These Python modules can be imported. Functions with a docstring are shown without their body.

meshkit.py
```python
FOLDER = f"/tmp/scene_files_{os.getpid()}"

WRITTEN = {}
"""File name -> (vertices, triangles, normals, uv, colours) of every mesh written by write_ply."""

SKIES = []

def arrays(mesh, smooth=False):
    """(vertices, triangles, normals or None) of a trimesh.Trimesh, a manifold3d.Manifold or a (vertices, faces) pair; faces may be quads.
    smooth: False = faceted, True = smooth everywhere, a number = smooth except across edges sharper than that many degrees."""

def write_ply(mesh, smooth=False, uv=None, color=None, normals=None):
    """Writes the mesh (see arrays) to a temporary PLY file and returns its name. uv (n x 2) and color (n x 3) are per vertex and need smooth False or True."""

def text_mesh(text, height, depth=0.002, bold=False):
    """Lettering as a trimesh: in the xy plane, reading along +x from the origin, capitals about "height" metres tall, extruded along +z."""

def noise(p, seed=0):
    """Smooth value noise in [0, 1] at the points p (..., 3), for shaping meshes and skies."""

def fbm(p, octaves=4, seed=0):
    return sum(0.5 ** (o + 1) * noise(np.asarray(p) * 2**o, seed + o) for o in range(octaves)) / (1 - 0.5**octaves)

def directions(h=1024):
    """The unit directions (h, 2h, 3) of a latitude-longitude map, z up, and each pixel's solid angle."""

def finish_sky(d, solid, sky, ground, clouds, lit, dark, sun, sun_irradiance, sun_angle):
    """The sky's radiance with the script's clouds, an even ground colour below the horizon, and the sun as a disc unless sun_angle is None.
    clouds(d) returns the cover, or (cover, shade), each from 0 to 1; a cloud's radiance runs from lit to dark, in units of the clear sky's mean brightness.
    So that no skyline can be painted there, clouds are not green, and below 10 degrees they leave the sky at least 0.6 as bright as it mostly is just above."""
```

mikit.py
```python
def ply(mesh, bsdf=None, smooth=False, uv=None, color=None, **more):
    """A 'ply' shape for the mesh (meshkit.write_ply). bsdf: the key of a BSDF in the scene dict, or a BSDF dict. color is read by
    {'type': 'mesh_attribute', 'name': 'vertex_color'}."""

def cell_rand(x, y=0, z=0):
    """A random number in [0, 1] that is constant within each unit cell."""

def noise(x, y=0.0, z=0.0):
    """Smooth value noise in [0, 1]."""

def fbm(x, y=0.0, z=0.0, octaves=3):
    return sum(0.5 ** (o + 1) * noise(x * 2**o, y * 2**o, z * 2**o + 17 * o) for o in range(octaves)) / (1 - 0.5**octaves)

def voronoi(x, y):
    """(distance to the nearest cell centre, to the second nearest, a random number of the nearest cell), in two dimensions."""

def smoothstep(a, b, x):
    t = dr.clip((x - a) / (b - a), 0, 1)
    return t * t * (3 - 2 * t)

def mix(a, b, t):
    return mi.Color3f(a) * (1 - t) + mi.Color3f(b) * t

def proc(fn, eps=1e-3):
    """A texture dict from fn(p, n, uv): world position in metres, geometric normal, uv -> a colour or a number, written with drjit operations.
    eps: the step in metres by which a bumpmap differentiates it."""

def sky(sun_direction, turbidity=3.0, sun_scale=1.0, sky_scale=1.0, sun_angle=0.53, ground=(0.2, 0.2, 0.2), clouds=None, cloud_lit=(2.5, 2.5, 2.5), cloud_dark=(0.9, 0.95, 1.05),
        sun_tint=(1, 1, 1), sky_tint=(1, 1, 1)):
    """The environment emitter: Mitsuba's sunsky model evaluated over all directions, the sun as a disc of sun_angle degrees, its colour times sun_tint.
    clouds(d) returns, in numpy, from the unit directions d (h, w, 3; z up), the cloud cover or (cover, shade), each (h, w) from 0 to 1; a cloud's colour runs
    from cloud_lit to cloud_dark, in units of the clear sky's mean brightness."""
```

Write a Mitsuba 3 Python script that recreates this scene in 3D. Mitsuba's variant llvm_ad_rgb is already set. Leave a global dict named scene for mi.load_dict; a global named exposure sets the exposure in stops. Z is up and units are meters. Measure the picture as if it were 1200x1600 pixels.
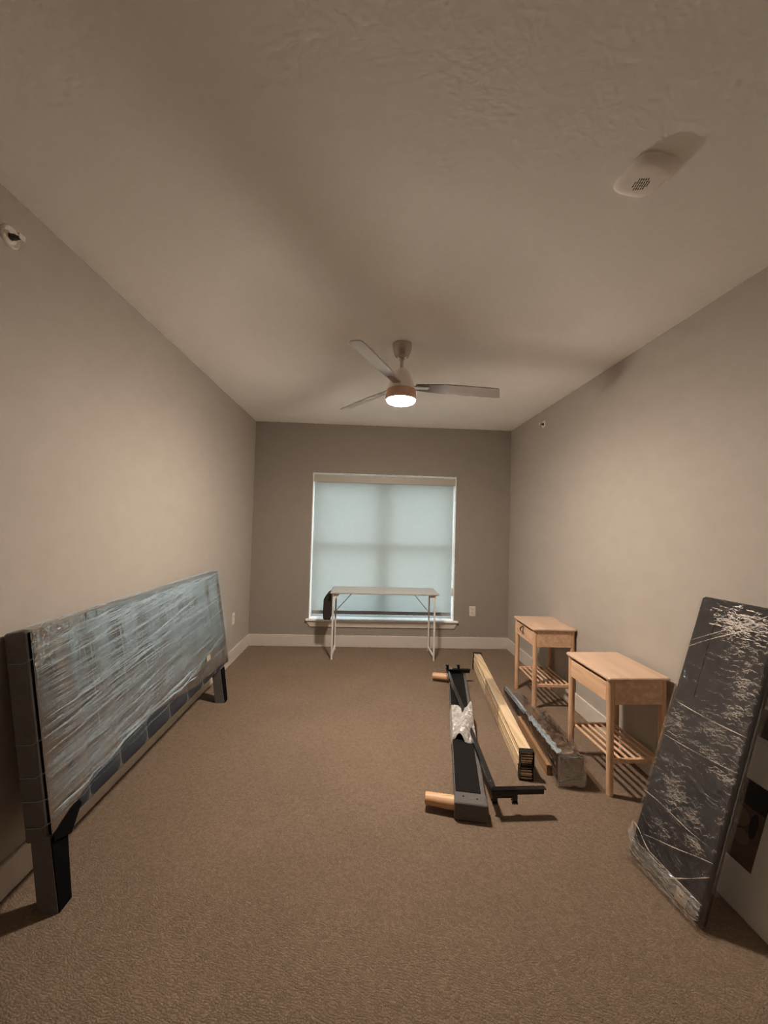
import math, random
import numpy as np, trimesh, manifold3d, drjit as dr, mitsuba as mi
import mikit, meshkit
from shapely.geometry import Polygon, Point

# ------------------------------------------------------------------ camera, daylight, exposure
T = mi.ScalarTransform4f
FOCAL, YAW, PITCH, ROLL, EYE = 620.0, 0.04299, 0.03124, 0.02732, 1.5117
_f = np.array([math.sin(YAW) * math.cos(PITCH), math.cos(YAW) * math.cos(PITCH), math.sin(PITCH)])
_r = np.array([math.cos(YAW), -math.sin(YAW), 0.0])
_u = np.cross(_r, _f)
_up = -_r * math.sin(ROLL) + _u * math.cos(ROLL)
exposure = 0.15
LAMP = np.array([1.0, 0.85, 0.71]) * 620.0
SKY_SCALE = 18.5


def cloud_cover(d):
    return 0.75 + 0.25 * meshkit.fbm(d * 3.0, 3, seed=4), 0.4 * meshkit.fbm(d * 5.0, 3, seed=9)


scene = {
    "camera": {"type": "perspective", "fov": math.degrees(2 * math.atan(600 / FOCAL)), "fov_axis": "x", "near_clip": 0.05, "far_clip": 200.0,
               "to_world": T().look_at(origin=[0, 0, EYE], target=[float(_f[0]), float(_f[1]), float(EYE + _f[2])], up=[float(x) for x in _up])},
    "daylight": mikit.sky([0.3, -0.8, 0.9], turbidity=4.0, sun_scale=0.0, sky_scale=SKY_SCALE, ground=(0.3, 0.32, 0.3), clouds=cloud_cover,
                          cloud_lit=(1.62, 1.92, 2.0), cloud_dark=(1.15, 1.42, 1.55)),
}
labels = {}
rng = np.random.default_rng(7)
XL, XR, D, H, BACK = -1.396, 1.80, 4.9236, 2.74, -1.3

# ------------------------------------------------------------------ materials
noise, fbm, mix, smoothstep, cell_rand = mikit.noise, mikit.fbm, mikit.mix, mikit.smoothstep, mikit.cell_rand


def mat(name, **d):
    scene[name] = {"type": "twosided", "inner": d["inner"]} if "inner" in d else d
    return name


def rgb(*c):
    return {"type": "rgb", "value": list(c)}


def principled(name, color, rough=0.5, bump=None, bscale=1.0, eps=1e-3, **k):
    base = {"type": "rgb", "value": list(color)} if isinstance(color, (tuple, list)) else mikit.proc(color)
    d = {"type": "principled", "base_color": base, "roughness": rough, **k}
    if bump is not None:
        d = {"type": "bumpmap", "arbitrary": mikit.proc(bump, eps), "scale": bscale, "bsdf": d}
    return mat(name, inner=d)


def peel(p, n, uv):
    return fbm(p.x * 90, p.y * 90, p.z * 90, 2)


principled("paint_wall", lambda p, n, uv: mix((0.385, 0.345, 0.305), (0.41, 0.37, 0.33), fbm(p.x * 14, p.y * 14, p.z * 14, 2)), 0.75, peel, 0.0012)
principled("paint_wall_dimmed", lambda p, n, uv: mix((0.285, 0.255, 0.22), (0.305, 0.272, 0.237), fbm(p.x * 14, p.y * 14, p.z * 14, 2)), 0.75, peel, 0.0012)  # same wall paint, darkened to imitate its dimmer look beside the bright window
principled("paint_ceiling", lambda p, n, uv: mix((0.82, 0.80, 0.76), (0.85, 0.83, 0.79), fbm(p.x * 60, p.y * 60, 2.0, 2)), 0.85, peel, 0.002)
principled("paint_trim", (0.60, 0.55, 0.49), 0.42)
principled("paint_reveal", (0.86, 0.86, 0.85), 0.6)


def carpet_cells(p):
    r = (p.y * 0.9 + p.x * 0.42) * 112 + 1.6 * noise(p.x * 34, p.y * 34) + 1.1 * noise(p.x * 95, p.y * 95, 3.0)
    q = (p.x * 0.9 - p.y * 0.42) * 84 + 0.5 * dr.floor(r) + 1.3 * noise(p.x * 60, p.y * 60, 7.0)
    fx, fy = q - dr.floor(q) - 0.5, r - dr.floor(r) - 0.5
    loop = dr.maximum(0, 1 - 2.6 * (fx * fx + fy * fy))
    return loop, cell_rand(dr.floor(q), dr.floor(r))


def carpet_color(p, n, uv):
    loop, tone = carpet_cells(p)
    c = mix((0.110, 0.077, 0.052), (0.228, 0.165, 0.118), 0.36 * tone + 0.38 * loop + 0.26 * noise(p.x * 260, p.y * 260))
    return c * (0.88 + 0.24 * fbm(p.x * 3.1, p.y * 3.1, 0.3, 4))


def carpet_bump(p, n, uv):
    loop, tone = carpet_cells(p)
    return 0.7 * loop + 0.2 * tone + 0.5 * noise(p.x * 300, p.y * 300)


principled("carpet", carpet_color, 1.0, carpet_bump, 0.0035, 1.5e-3)


def wood(name, a, b, axis, rough=0.42, across=(42, 5)):
    def fn(p, n, uv):
        q = [p.x, p.y, p.z]
        l = q.pop(axis)
        w = fbm(q[0] * across[0] + 0.6 * noise(l * 3), l * across[1], q[1] * across[0], 3)
        return mix(a, b, smoothstep(0.3, 0.7, w))
    return principled(name, fn, rough)


def board_wood(p, n, uv):
    strip = cell_rand(dr.floor(p.x * 21), dr.floor(p.y * 2.6 + 3 * cell_rand(dr.floor(p.x * 21))))
    w = fbm(p.x * 60, p.y * 4, p.z * 60, 3)
    return mix((0.46, 0.315, 0.22), (0.55, 0.395, 0.285), 0.55 * strip + 0.45 * w)


principled("birch_top", board_wood, 0.38)
wood("birch_post", (0.54, 0.33, 0.19), (0.66, 0.435, 0.275), 2)
wood("birch_rail", (0.56, 0.345, 0.205), (0.67, 0.44, 0.285), 1)
wood("pine_peg", (0.56, 0.32, 0.155), (0.68, 0.43, 0.24), 0, 0.45)
for _i, _k in enumerate((1.0, 0.86, 1.1)):
    wood(f"slat_wood_{_i}", (0.55 * _k, 0.40 * _k, 0.24 * _k), (0.68 * _k, 0.53 * _k, 0.35 * _k), 1, 0.5, (55, 3))
wood("batten_wood", (0.26, 0.15, 0.075), (0.35, 0.21, 0.11), 1, 0.55)


def weave(p, n, uv):
    return noise(p.x * 420, p.y * 420, p.z * 420)


def fabric(name, a, b, rough=0.9, s=260.0):
    principled(name, lambda p, n, uv: mix(a, b, 0.6 * noise(p.x * s, p.y * s, p.z * s) + 0.4 * fbm(p.x * 18, p.y * 18, p.z * 18, 2)), rough, weave, 0.0012, 1e-3)


fabric("slate_fabric", (0.016, 0.020, 0.026), (0.034, 0.040, 0.050))
fabric("grey_fabric", (0.078, 0.073, 0.070), (0.130, 0.122, 0.118))
fabric("charcoal_fabric", (0.010, 0.008, 0.0095), (0.024, 0.019, 0.022))
fabric("brown_fabric", (0.040, 0.027, 0.020), (0.075, 0.052, 0.040))
principled("black_cloth", (0.0022, 0.0022, 0.0028), 0.95, specular=0.1)
principled("black_felt", lambda p, n, uv: mix((0.005, 0.0045, 0.0045), (0.011, 0.010, 0.0095), noise(p.x * 300, p.y * 300, p.z * 300)), 0.9, specular=0.2)
principled("black_metal", (0.004, 0.004, 0.0045), 0.15, specular=0.45)
principled("black_gloss", (0.010, 0.011, 0.012), 0.12, specular=1.0, clearcoat=1.0, clearcoat_gloss=0.95)
principled("black_plastic", (0.006, 0.006, 0.006), 0.45)
principled("dark_slot", (0.05, 0.042, 0.034), 0.8)
principled("white_plastic", (0.68, 0.63, 0.57), 0.4)
principled("desk_white", (0.39, 0.375, 0.35), 0.35)
principled("desk_metal", (0.66, 0.65, 0.62), 0.3, specular=0.6)
principled("bag_brown", (0.020, 0.014, 0.010), 0.8)
principled("leather", (0.055, 0.020, 0.014), 0.5)
principled("nickel", (0.50, 0.46, 0.41), 0.28, metallic=1.0)
principled("fan_cream", (0.93, 0.88, 0.82), 0.3)
principled("fan_bronze", (0.66, 0.42, 0.29), 0.35)
principled("blade_grey", (0.30, 0.28, 0.26), 0.45)
principled("foam_white", lambda p, n, uv: mix((0.24, 0.23, 0.22), (0.56, 0.54, 0.52), fbm(p.x * 60, p.y * 60, p.z * 60, 3)), 0.3, specular=0.8)
principled("film_milk", (0.33, 0.42, 0.48), 0.20, specular=1.0)  # milky film colour, also used for the painted reflections on the rail
principled("film_crease_glint", (0.52, 0.46, 0.41), 0.14, specular=1.0, clearcoat=1.0, clearcoat_gloss=0.9)  # pale crease colour that also paints lamp glints
principled("carton_white", (0.84, 0.80, 0.73), 0.6)
principled("film_dim", (0.17, 0.155, 0.145), 0.3)
principled("alarm_white", (0.84, 0.80, 0.75), 0.4)
principled("print_brown", lambda p, n, uv: mix((0.085, 0.050, 0.030), (0.17, 0.11, 0.070), fbm(p.y * 14, p.z * 14, 1.0, 3)), 0.5)
principled("print_dark", (0.012, 0.008, 0.006), 0.5)
principled("print_tan", (0.22, 0.155, 0.105), 0.5)
principled("paper_label", (0.42, 0.33, 0.24), 0.6)
principled("frame_vinyl", (0.84, 0.85, 0.85), 0.4)
principled("valance_vinyl", (0.44, 0.41, 0.36), 0.5)
principled("hem_grey", (0.30, 0.31, 0.31), 0.45)
mat("film_clear", type="thindielectric", int_ior=2.7)
mat("film_layers", type="thindielectric", int_ior=2.6)
mat("film_panel", type="thindielectric", int_ior=1.62)
mat("window_glass", type="thindielectric", int_ior=1.5)
scene["shade_cloth"] = {"type": "principledthin", "base_color": mikit.proc(lambda p, n, uv: mix((0.40, 0.405, 0.375), (0.43, 0.435, 0.40), 0.5 * noise(p.x * 150, 0, p.z * 12) + 0.5 * noise(p.x * 12, 0, p.z * 150))),
                        "roughness": 0.7, "diff_trans": 1.0, "spec_trans": 0.0, "eta": 1.3}

# ------------------------------------------------------------------ helpers
_names = {}


def numbered(name):
    k = _names.get(name, 0)
    _names[name] = k + 1
    return name if k == 0 else f"{name}_{k:03d}"


def thing(name, label, cat, group=None):
    key = numbered(name)
    labels[key] = {"label": label, "category": cat}
    if group:
        labels[key]["group"] = group
    return key


def obj(name, mesh, bsdf, parent=None, label=None, kind=None, smooth=30, uv=None, **more):
    key = numbered(f"{parent}__{name}" if parent else name)
    scene[key] = mikit.ply(mesh, bsdf, smooth, uv=uv, **more)
    if label or kind:
        labels.setdefault(key, {})
        if label:
            labels[key]["label"] = label
        if kind:
            labels[key]["kind"] = kind
    return key


def struct(name, mesh, bsdf, label, smooth=False):
    obj(name, mesh, bsdf)
    scene[name] = mikit.ply(mesh, bsdf, smooth)
    labels[name] = {"label": label, "kind": "structure"}


def hull(pts):
    return trimesh.convex.convex_hull(np.asarray(pts, float))


def box(lo, hi, b=0.0):
    """Box from corner to corner with chamfered edges."""
    lo, hi = np.minimum(lo, hi).astype(float), np.maximum(lo, hi).astype(float)
    if b <= 0:
        m = trimesh.creation.box(hi - lo)
        m.apply_translation((lo + hi) / 2)
        return m
    b = min(b, 0.45 * (hi - lo).min())
    pts = []
    for s in np.ndindex(2, 2, 2):
        c = np.where(s, hi, lo)
        inw = np.where(s, -1, 1) * b
        for k in range(3):
            q = c + inw
            q[k] = c[k]
            pts.append(q)
    return hull(pts)


def soft_box(lo, hi, r, n=4):
    """Box with rounded edges of radius r."""
    lo, hi = np.asarray(lo, float), np.asarray(hi, float)
    s = trimesh.creation.icosphere(2, r).vertices
    pts = np.vstack([s + np.where(k, hi - r, lo + r) for k in np.ndindex(2, 2, 2)])
    return hull(pts)


def rod(a, b, r, r2=None, n=18):
    a, b = np.asarray(a, float), np.asarray(b, float)
    d = b - a
    L = np.linalg.norm(d)
    r2 = r if r2 is None else r2
    e = min(0.12 * min(r, r2), 0.2 * L)
    prof = [(0, 0), (r - e, 0), (r, e), (r2, L - e), (r2 - e, L), (0, L)]
    m = trimesh.creation.revolve(prof, sections=n)
    m.apply_transform(trimesh.geometry.align_vectors([0, 0, 1], d / L))
    m.apply_translation(a)
    return m


def bar(a, b, w, h, up=(0, 0, 1), ch=0.0015):
    """Square bar from a to b, w wide, h tall along up."""
    a, b = np.asarray(a, float), np.asarray(b, float)
    d = b - a
    L = np.linalg.norm(d)
    z = d / L
    x = np.cross(up, z)
    x /= np.linalg.norm(x)
    y = np.cross(z, x)
    m = box([-w / 2, -h / 2, 0], [w / 2, h / 2, L], ch)
    return place(m, a, x, y, z)


def place(m, o, ex, ey, ez):
    M = np.eye(4)
    M[:3, 0], M[:3, 1], M[:3, 2], M[:3, 3] = ex, ey, ez, o
    m = m.copy()
    m.apply_transform(M)
    return m


def cat(*ms):
    return trimesh.util.concatenate([m for m in ms if m is not None])


def lathe(profile, center, n=48):
    m = trimesh.creation.revolve(profile, sections=n)
    m.apply_translation(center)
    return m


def extr(poly, depth):
    return trimesh.creation.extrude_polygon(Polygon(poly) if not isinstance(poly, Polygon) else poly, depth, engine="earcut")


def grid(f, nu, nv):
    """Open sheet from f(U, V) -> (n, 3), U and V in 0..1."""
    U, V = np.meshgrid(np.linspace(0, 1, nu), np.linspace(0, 1, nv), indexing="ij")
    P = f(U.ravel(), V.ravel())
    i = np.arange(nu * nv).reshape(nu, nv)
    a, b, c, d = i[:-1, :-1].ravel(), i[1:, :-1].ravel(), i[1:, 1:].ravel(), i[:-1, 1:].ravel()
    return trimesh.Trimesh(P, np.vstack([np.c_[a, b, c], np.c_[a, c, d]]), process=False)


def refine(m, edge):
    m = m.copy()
    m.merge_vertices()
    v, f = trimesh.remesh.subdivide_to_size(m.vertices, m.faces, edge, max_iter=12)
    m = trimesh.Trimesh(v, f, process=False)
    m.merge_vertices()
    return m


def ridge(P, seed):
    return 1 - np.abs(2 * meshkit.fbm(P, 2, seed) - 1)


def crumple(m, amp, dirv, along=4.0, across=45.0, off=0.003, seed=1, fine=0.0):
    """Pushes a closed mesh out along its normals in wrinkles that run along dirv."""
    d = np.asarray(dirv, float)
    d /= np.linalg.norm(d)
    v = np.asarray(m.vertices)
    q = v * across + np.outer(v @ d, d) * (along - across)
    h = off + amp * ridge(q, seed)
    if fine:
        h = h + fine * meshkit.noise(v * 160, seed + 5)
    m = m.copy()
    m.vertices = v + m.vertex_normals * h[:, None]
    return m


# ------------------------------------------------------------------ room shell
WX0, WX1, WZ0, WZ1, WALL = -0.677, 1.113, 0.335, 2.130, 0.21
struct("floor", box([XL - 0.1, BACK - 0.1, -0.1], [XR + 0.1, D + WALL, 0]), "carpet", "tan looped carpet over the whole floor")
struct("ceiling", box([XL - 0.1, BACK - 0.1, H], [XR + 0.1, D + WALL, H + 0.1]), "paint_ceiling", "flat pale ceiling with a fine textured finish")
struct("wall_left", box([XL - 0.1, BACK - 0.1, 0], [XL, D + WALL, H]), "paint_wall", "warm grey wall on the left")
struct("wall_right", box([XR, BACK - 0.1, 0], [XR + 0.1, D + WALL, H]), "paint_wall", "warm grey wall on the right")
struct("wall_rear", box([XL, BACK - 0.1, 0], [XR, BACK, H]), "paint_wall", "warm grey wall behind the camera")
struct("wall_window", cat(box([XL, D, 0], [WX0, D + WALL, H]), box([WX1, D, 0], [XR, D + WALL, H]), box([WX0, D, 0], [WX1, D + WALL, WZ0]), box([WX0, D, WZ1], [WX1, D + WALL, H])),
       "paint_wall_dimmed", "warm grey end wall around the window")
BT, BH = 0.016, 0.142


def base(a, b):
    return box(a, b, 0.004)


struct("baseboard_left", base([XL, BACK, 0], [XL + BT, D - BT, BH]), "paint_trim", "white baseboard along the left wall")
struct("baseboard_right", base([XR - BT, BACK, 0], [XR, D - BT, BH]), "paint_trim", "white baseboard along the right wall")
struct("baseboard_window", base([XL, D - BT, 0], [XR, D, BH]), "paint_trim", "white baseboard under the window")

# window: reveals, frame, sashes, panes, sill
W = "window_1"
labels[W] = {"label": "square window with two sash pairs behind the roller shade", "kind": "structure"}
obj("reveal", cat(box([WX0, D + 0.001, WZ0], [WX0 + 0.008, D + WALL, WZ1]), box([WX1 - 0.008, D + 0.001, WZ0], [WX1, D + WALL, WZ1]), box([WX0, D + 0.001, WZ1 - 0.008], [WX1, D + WALL, WZ1])), "paint_reveal", W, smooth=False)
obj("sill", box([WX0 - 0.032, D - 0.045, WZ0 - 0.018], [WX1 + 0.05, D + WALL, WZ0 + 0.004], 0.004), "paint_reveal", W)
_ap = [(WX0 - 0.03, 0), (WX1 + 0.045, 0), (WX1 + 0.008, -0.072), (WX0 + 0.022, -0.072)]
_m = extr(_ap, 0.018)
obj("apron", place(_m, [0, D, WZ0 - 0.018], [1, 0, 0], [0, 0, 1], [0, -1, 0]), "paint_trim", W)
FY0, FY1 = D + 0.14, D + 0.20
xm, zm = 0.5 * (WX0 + WX1), 1.26
obj("frame", cat(box([WX0, FY0, WZ0], [WX0 + 0.028, FY1, WZ1]), box([WX1 - 0.028, FY0, WZ0], [WX1, FY1, WZ1]), box([WX0, FY0, WZ1 - 0.05], [WX1, FY1, WZ1]),
                 box([WX0, FY0, WZ0], [WX1, FY1, WZ0 + 0.035]), box([xm - 0.035, FY0 - 0.005, WZ0], [xm + 0.035, FY1, WZ1])), "frame_vinyl", W, smooth=False)
for x0, x1 in ((WX0 + 0.028, xm - 0.035), (xm + 0.035, WX1 - 0.028)):
    for z0, z1, dy in ((WZ0 + 0.035, zm + 0.03, 0.0), (zm - 0.03, WZ1 - 0.05, 0.025)):
        y = FY0 + 0.012 + dy
        s = 0.026
        k = obj("sash", cat(box([x0, y, z0], [x0 + s, y + 0.022, z1]), box([x1 - s, y, z0], [x1, y + 0.022, z1]), box([x0, y, z0], [x1, y + 0.022, z0 + 0.06]), box([x0, y, z1 - 0.05], [x1, y + 0.022, z1])), "frame_vinyl", W, smooth=False)
        obj("pane", place(extr([(x0 + s, z0 + 0.06), (x1 - s, z0 + 0.06), (x1 - s, z1 - 0.05), (x0 + s, z1 - 0.05)], 0.0005), [0, y + 0.011, 0], [1, 0, 0], [0, 0, 1], [0, -1, 0]), "window_glass", k, smooth=False)

# roller shade
sh = thing("roller_shade", "pale translucent roller shade lowered almost to the window sill", "window shade")
SX0, SX1, SY = WX0 + 0.030, WX1 - 0.030, D + 0.045
obj("cloth", grid(lambda U, V: np.c_[SX0 + (SX1 - SX0) * U, SY + 0.0015 * np.sin(U * 9), 0.418 + (2.06 - 0.418) * V], 24, 12), "shade_cloth", sh, smooth=True)
obj("hem_bar", box([SX0, SY - 0.006, 0.388], [SX1, SY + 0.006, 0.430], 0.003), "hem_grey", sh, "grey hem bar")
obj("valance", box([WX0 + 0.010, D + 0.020, 2.018], [WX1 - 0.010, D + 0.034, 2.112], 0.003), "valance_vinyl", sh, "taupe valance board")
obj("roller_tube", rod([SX0, SY + 0.014, 2.07], [SX1, SY + 0.014, 2.07], 0.02), "hem_grey", sh)
obj("bead_chain", rod([WX1 - 0.016, D + 0.030, 0.66], [WX1 - 0.016, D + 0.030, 2.02], 0.0022, n=8), "white_plastic", sh)
obj("chain_guide", box([WX1 - 0.026, D + 0.018, 0.64], [WX1 - 0.008, D + 0.042, 0.735], 0.003), "white_plastic", sh)

# ------------------------------------------------------------------ ceiling fan
fan = thing("ceiling_fan", "ceiling fan with cream motor bell and glowing round light", "ceiling fan")
FX, FYc = 0.208, 2.658
obj("canopy", lathe([(0, 0), (0.066, 0), (0.066, -0.012), (0.060, -0.05), (0.045, -0.085), (0.030, -0.097), (0, -0.097)], [FX, FYc, H]), "nickel", fan, "brushed nickel canopy", smooth=25)
obj("downrod", rod([FX, FYc, 2.545], [FX, FYc, 2.65], 0.0115), "nickel", fan)
obj("rod_collar", lathe([(0, 0), (0.020, 0), (0.020, -0.015), (0.014, -0.022), (0, -0.022)], [FX, FYc, 2.646], 24), "nickel", fan)
obj("motor_bell", lathe([(0, 0), (0.034, 0), (0.050, -0.012), (0.066, -0.045), (0.080, -0.085), (0.092, -0.125), (0.096, -0.145), (0, -0.145)], [FX, FYc, 2.566]), "fan_cream", fan, "cream bell shaped motor housing", smooth=25)
obj("light_rim", lathe([(0, 0), (0.098, 0), (0.102, -0.012), (0.106, -0.045), (0.106, -0.067), (0.101, -0.069), (0, -0.060)], [FX, FYc, 2.424]), "fan_bronze", fan, "copper toned rim around the light", smooth=25)
obj("light_lens", lathe([(0, -0.027), (0.045, -0.026), (0.075, -0.0225), (0.091, -0.0155), (0.0985, -0.006), (0.100, 0.001), (0.100, 0.009), (0, 0.009)], [FX, FYc, 2.354]), "fan_cream", fan, "glowing frosted lens", smooth=30,
    emitter={"type": "area", "radiance": {"type": "rgb", "value": [float(x) for x in LAMP]}})
scene["ceiling_fan__light_lens"]["face_normals"] = False


def blade_mesh(ang, z=2.455):
    n = 26
    s = np.linspace(0, 1, n)
    r = 0.10 + 0.60 * s
    half = 0.034 + 0.024 * np.clip(s / 0.35, 0, 1) - 0.004 * s
    half[-1] *= 0.86
    tip = np.where(s > 0.97, 1.0, 0.0)
    pitch = math.radians(15)
    top, bot = [], []
    for i in range(n):
        row = []
        for t in np.linspace(-1, 1, 5):
            x = r[i] + 0.02 * t * (s[i] > 0.9)
            y = t * half[i]
            row.append((x, y * math.cos(pitch), y * math.sin(pitch) * -1 + 0.004 * (1 - t * t)))
        top.append(row)
    P = np.array(top).reshape(-1, 3)
    Q = P - [0, 0, 0.006]
    V = np.vstack([P, Q])
    i = np.arange(n * 5).reshape(n, 5)
    a, b, c, d = i[:-1, :-1].ravel(), i[1:, :-1].ravel(), i[1:, 1:].ravel(), i[:-1, 1:].ravel()
    F = [np.c_[a, b, c], np.c_[a, c, d], np.c_[a, c, b] + n * 5, np.c_[a, d, c] + n * 5]
    ring = np.r_[i[0, :], i[1:, -1], i[-1, -2::-1], i[-2:0:-1, 0]]
    nx = np.roll(ring, -1)
    F += [np.c_[ring, ring + n * 5, nx], np.c_[nx, ring + n * 5, nx + n * 5]]
    m = trimesh.Trimesh(V, np.vstack(F), process=False)
    m.fix_normals()
    m.apply_transform(trimesh.transformations.rotation_matrix(math.radians(ang), [0, 0, 1]))
    m.apply_translation([FX, FYc, z])
    return m


for ang in (5.0, 125.0, 245.0):
    k = obj("blade", blade_mesh(ang), "blade_grey", fan, smooth=30)
    a = math.radians(ang)
    e = np.array([math.cos(a), math.sin(a), 0])
    obj("bracket", bar(np.array([FX, FYc, 2.448]) + e * 0.07, np.array([FX, FYc, 2.450]) + e * 0.19, 0.05, 0.008), "nickel", k)

# ------------------------------------------------------------------ ceiling detector
det = thing("alarm_detector", "white rounded square alarm with a slotted grille on the ceiling", "smoke detector")
_c = np.array([0.922, 1.288])


def squircle(w, e=3.8, n=64, rot=0.0):
    t = np.linspace(0, 2 * np.pi, n, endpoint=False)
    x = np.sign(np.cos(t)) * np.abs(np.cos(t)) ** (2 / e) * w
    y = np.sign(np.sin(t)) * np.abs(np.sin(t)) ** (2 / e) * w
    return np.c_[x * math.cos(rot) - y * math.sin(rot), x * math.sin(rot) + y * math.cos(rot)]


def stack(rings):
    """Closed solid from rings [(points (n, 2), z), ...], from the ceiling down."""
    n = len(rings[0][0])
    V = np.vstack([np.c_[p, np.full(n, z)] for p, z in rings] + [[[0, 0, rings[0][1]], [0, 0, rings[-1][1]]]])
    F = []
    j = np.arange(n)
    k = (j + 1) % n
    for a in range(len(rings) - 1):
        F += [np.c_[a * n + j, a * n + k, (a + 1) * n + k], np.c_[a * n + j, (a + 1) * n + k, (a + 1) * n + j]]
    last = (len(rings) - 1) * n
    F += [np.c_[np.full(n, last + n), k, j], np.c_[np.full(n, last + n + 1), last + j, last + k]]
    m = trimesh.Trimesh(V, np.vstack(F), process=False)
    m.fix_normals()
    return m


ROT = math.radians(8)
obj("housing",
    stack([(squircle(w, rot=ROT), z) for w, z in ((0.079, 0), (0.080, -0.007), (0.076, -0.015), (0.063, -0.023), (0.045, -0.026))]).apply_translation([*_c, H]), "alarm_white", det, smooth=40)
sl = []
for i in range(7):
    for j in range(4):
        x, y = (i - 3) * 0.0075, (j - 1.5) * 0.0125
        if abs(i - 3) + abs(j - 1.5) * 1.4 > 4.2:
            continue
        sl.append(box([x - 0.0017, y - 0.005, -0.0268], [x + 0.0017, y + 0.005, -0.025]))
g = cat(*sl)
g.apply_transform(trimesh.transformations.rotation_matrix(ROT - 0.3, [0, 0, 1]))
obj("grille_slots", g.apply_translation([*(_c + [-0.006, 0.012]), H]), "dark_slot", det, "dark grille slots", smooth=False)
obj("status_lens", lathe([(0, 0), (0.006, 0), (0.005, -0.004), (0, -0.005)], [_c[0] - 0.052, _c[1] + 0.044, H - 0.018], 16), "white_plastic", det)


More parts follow.
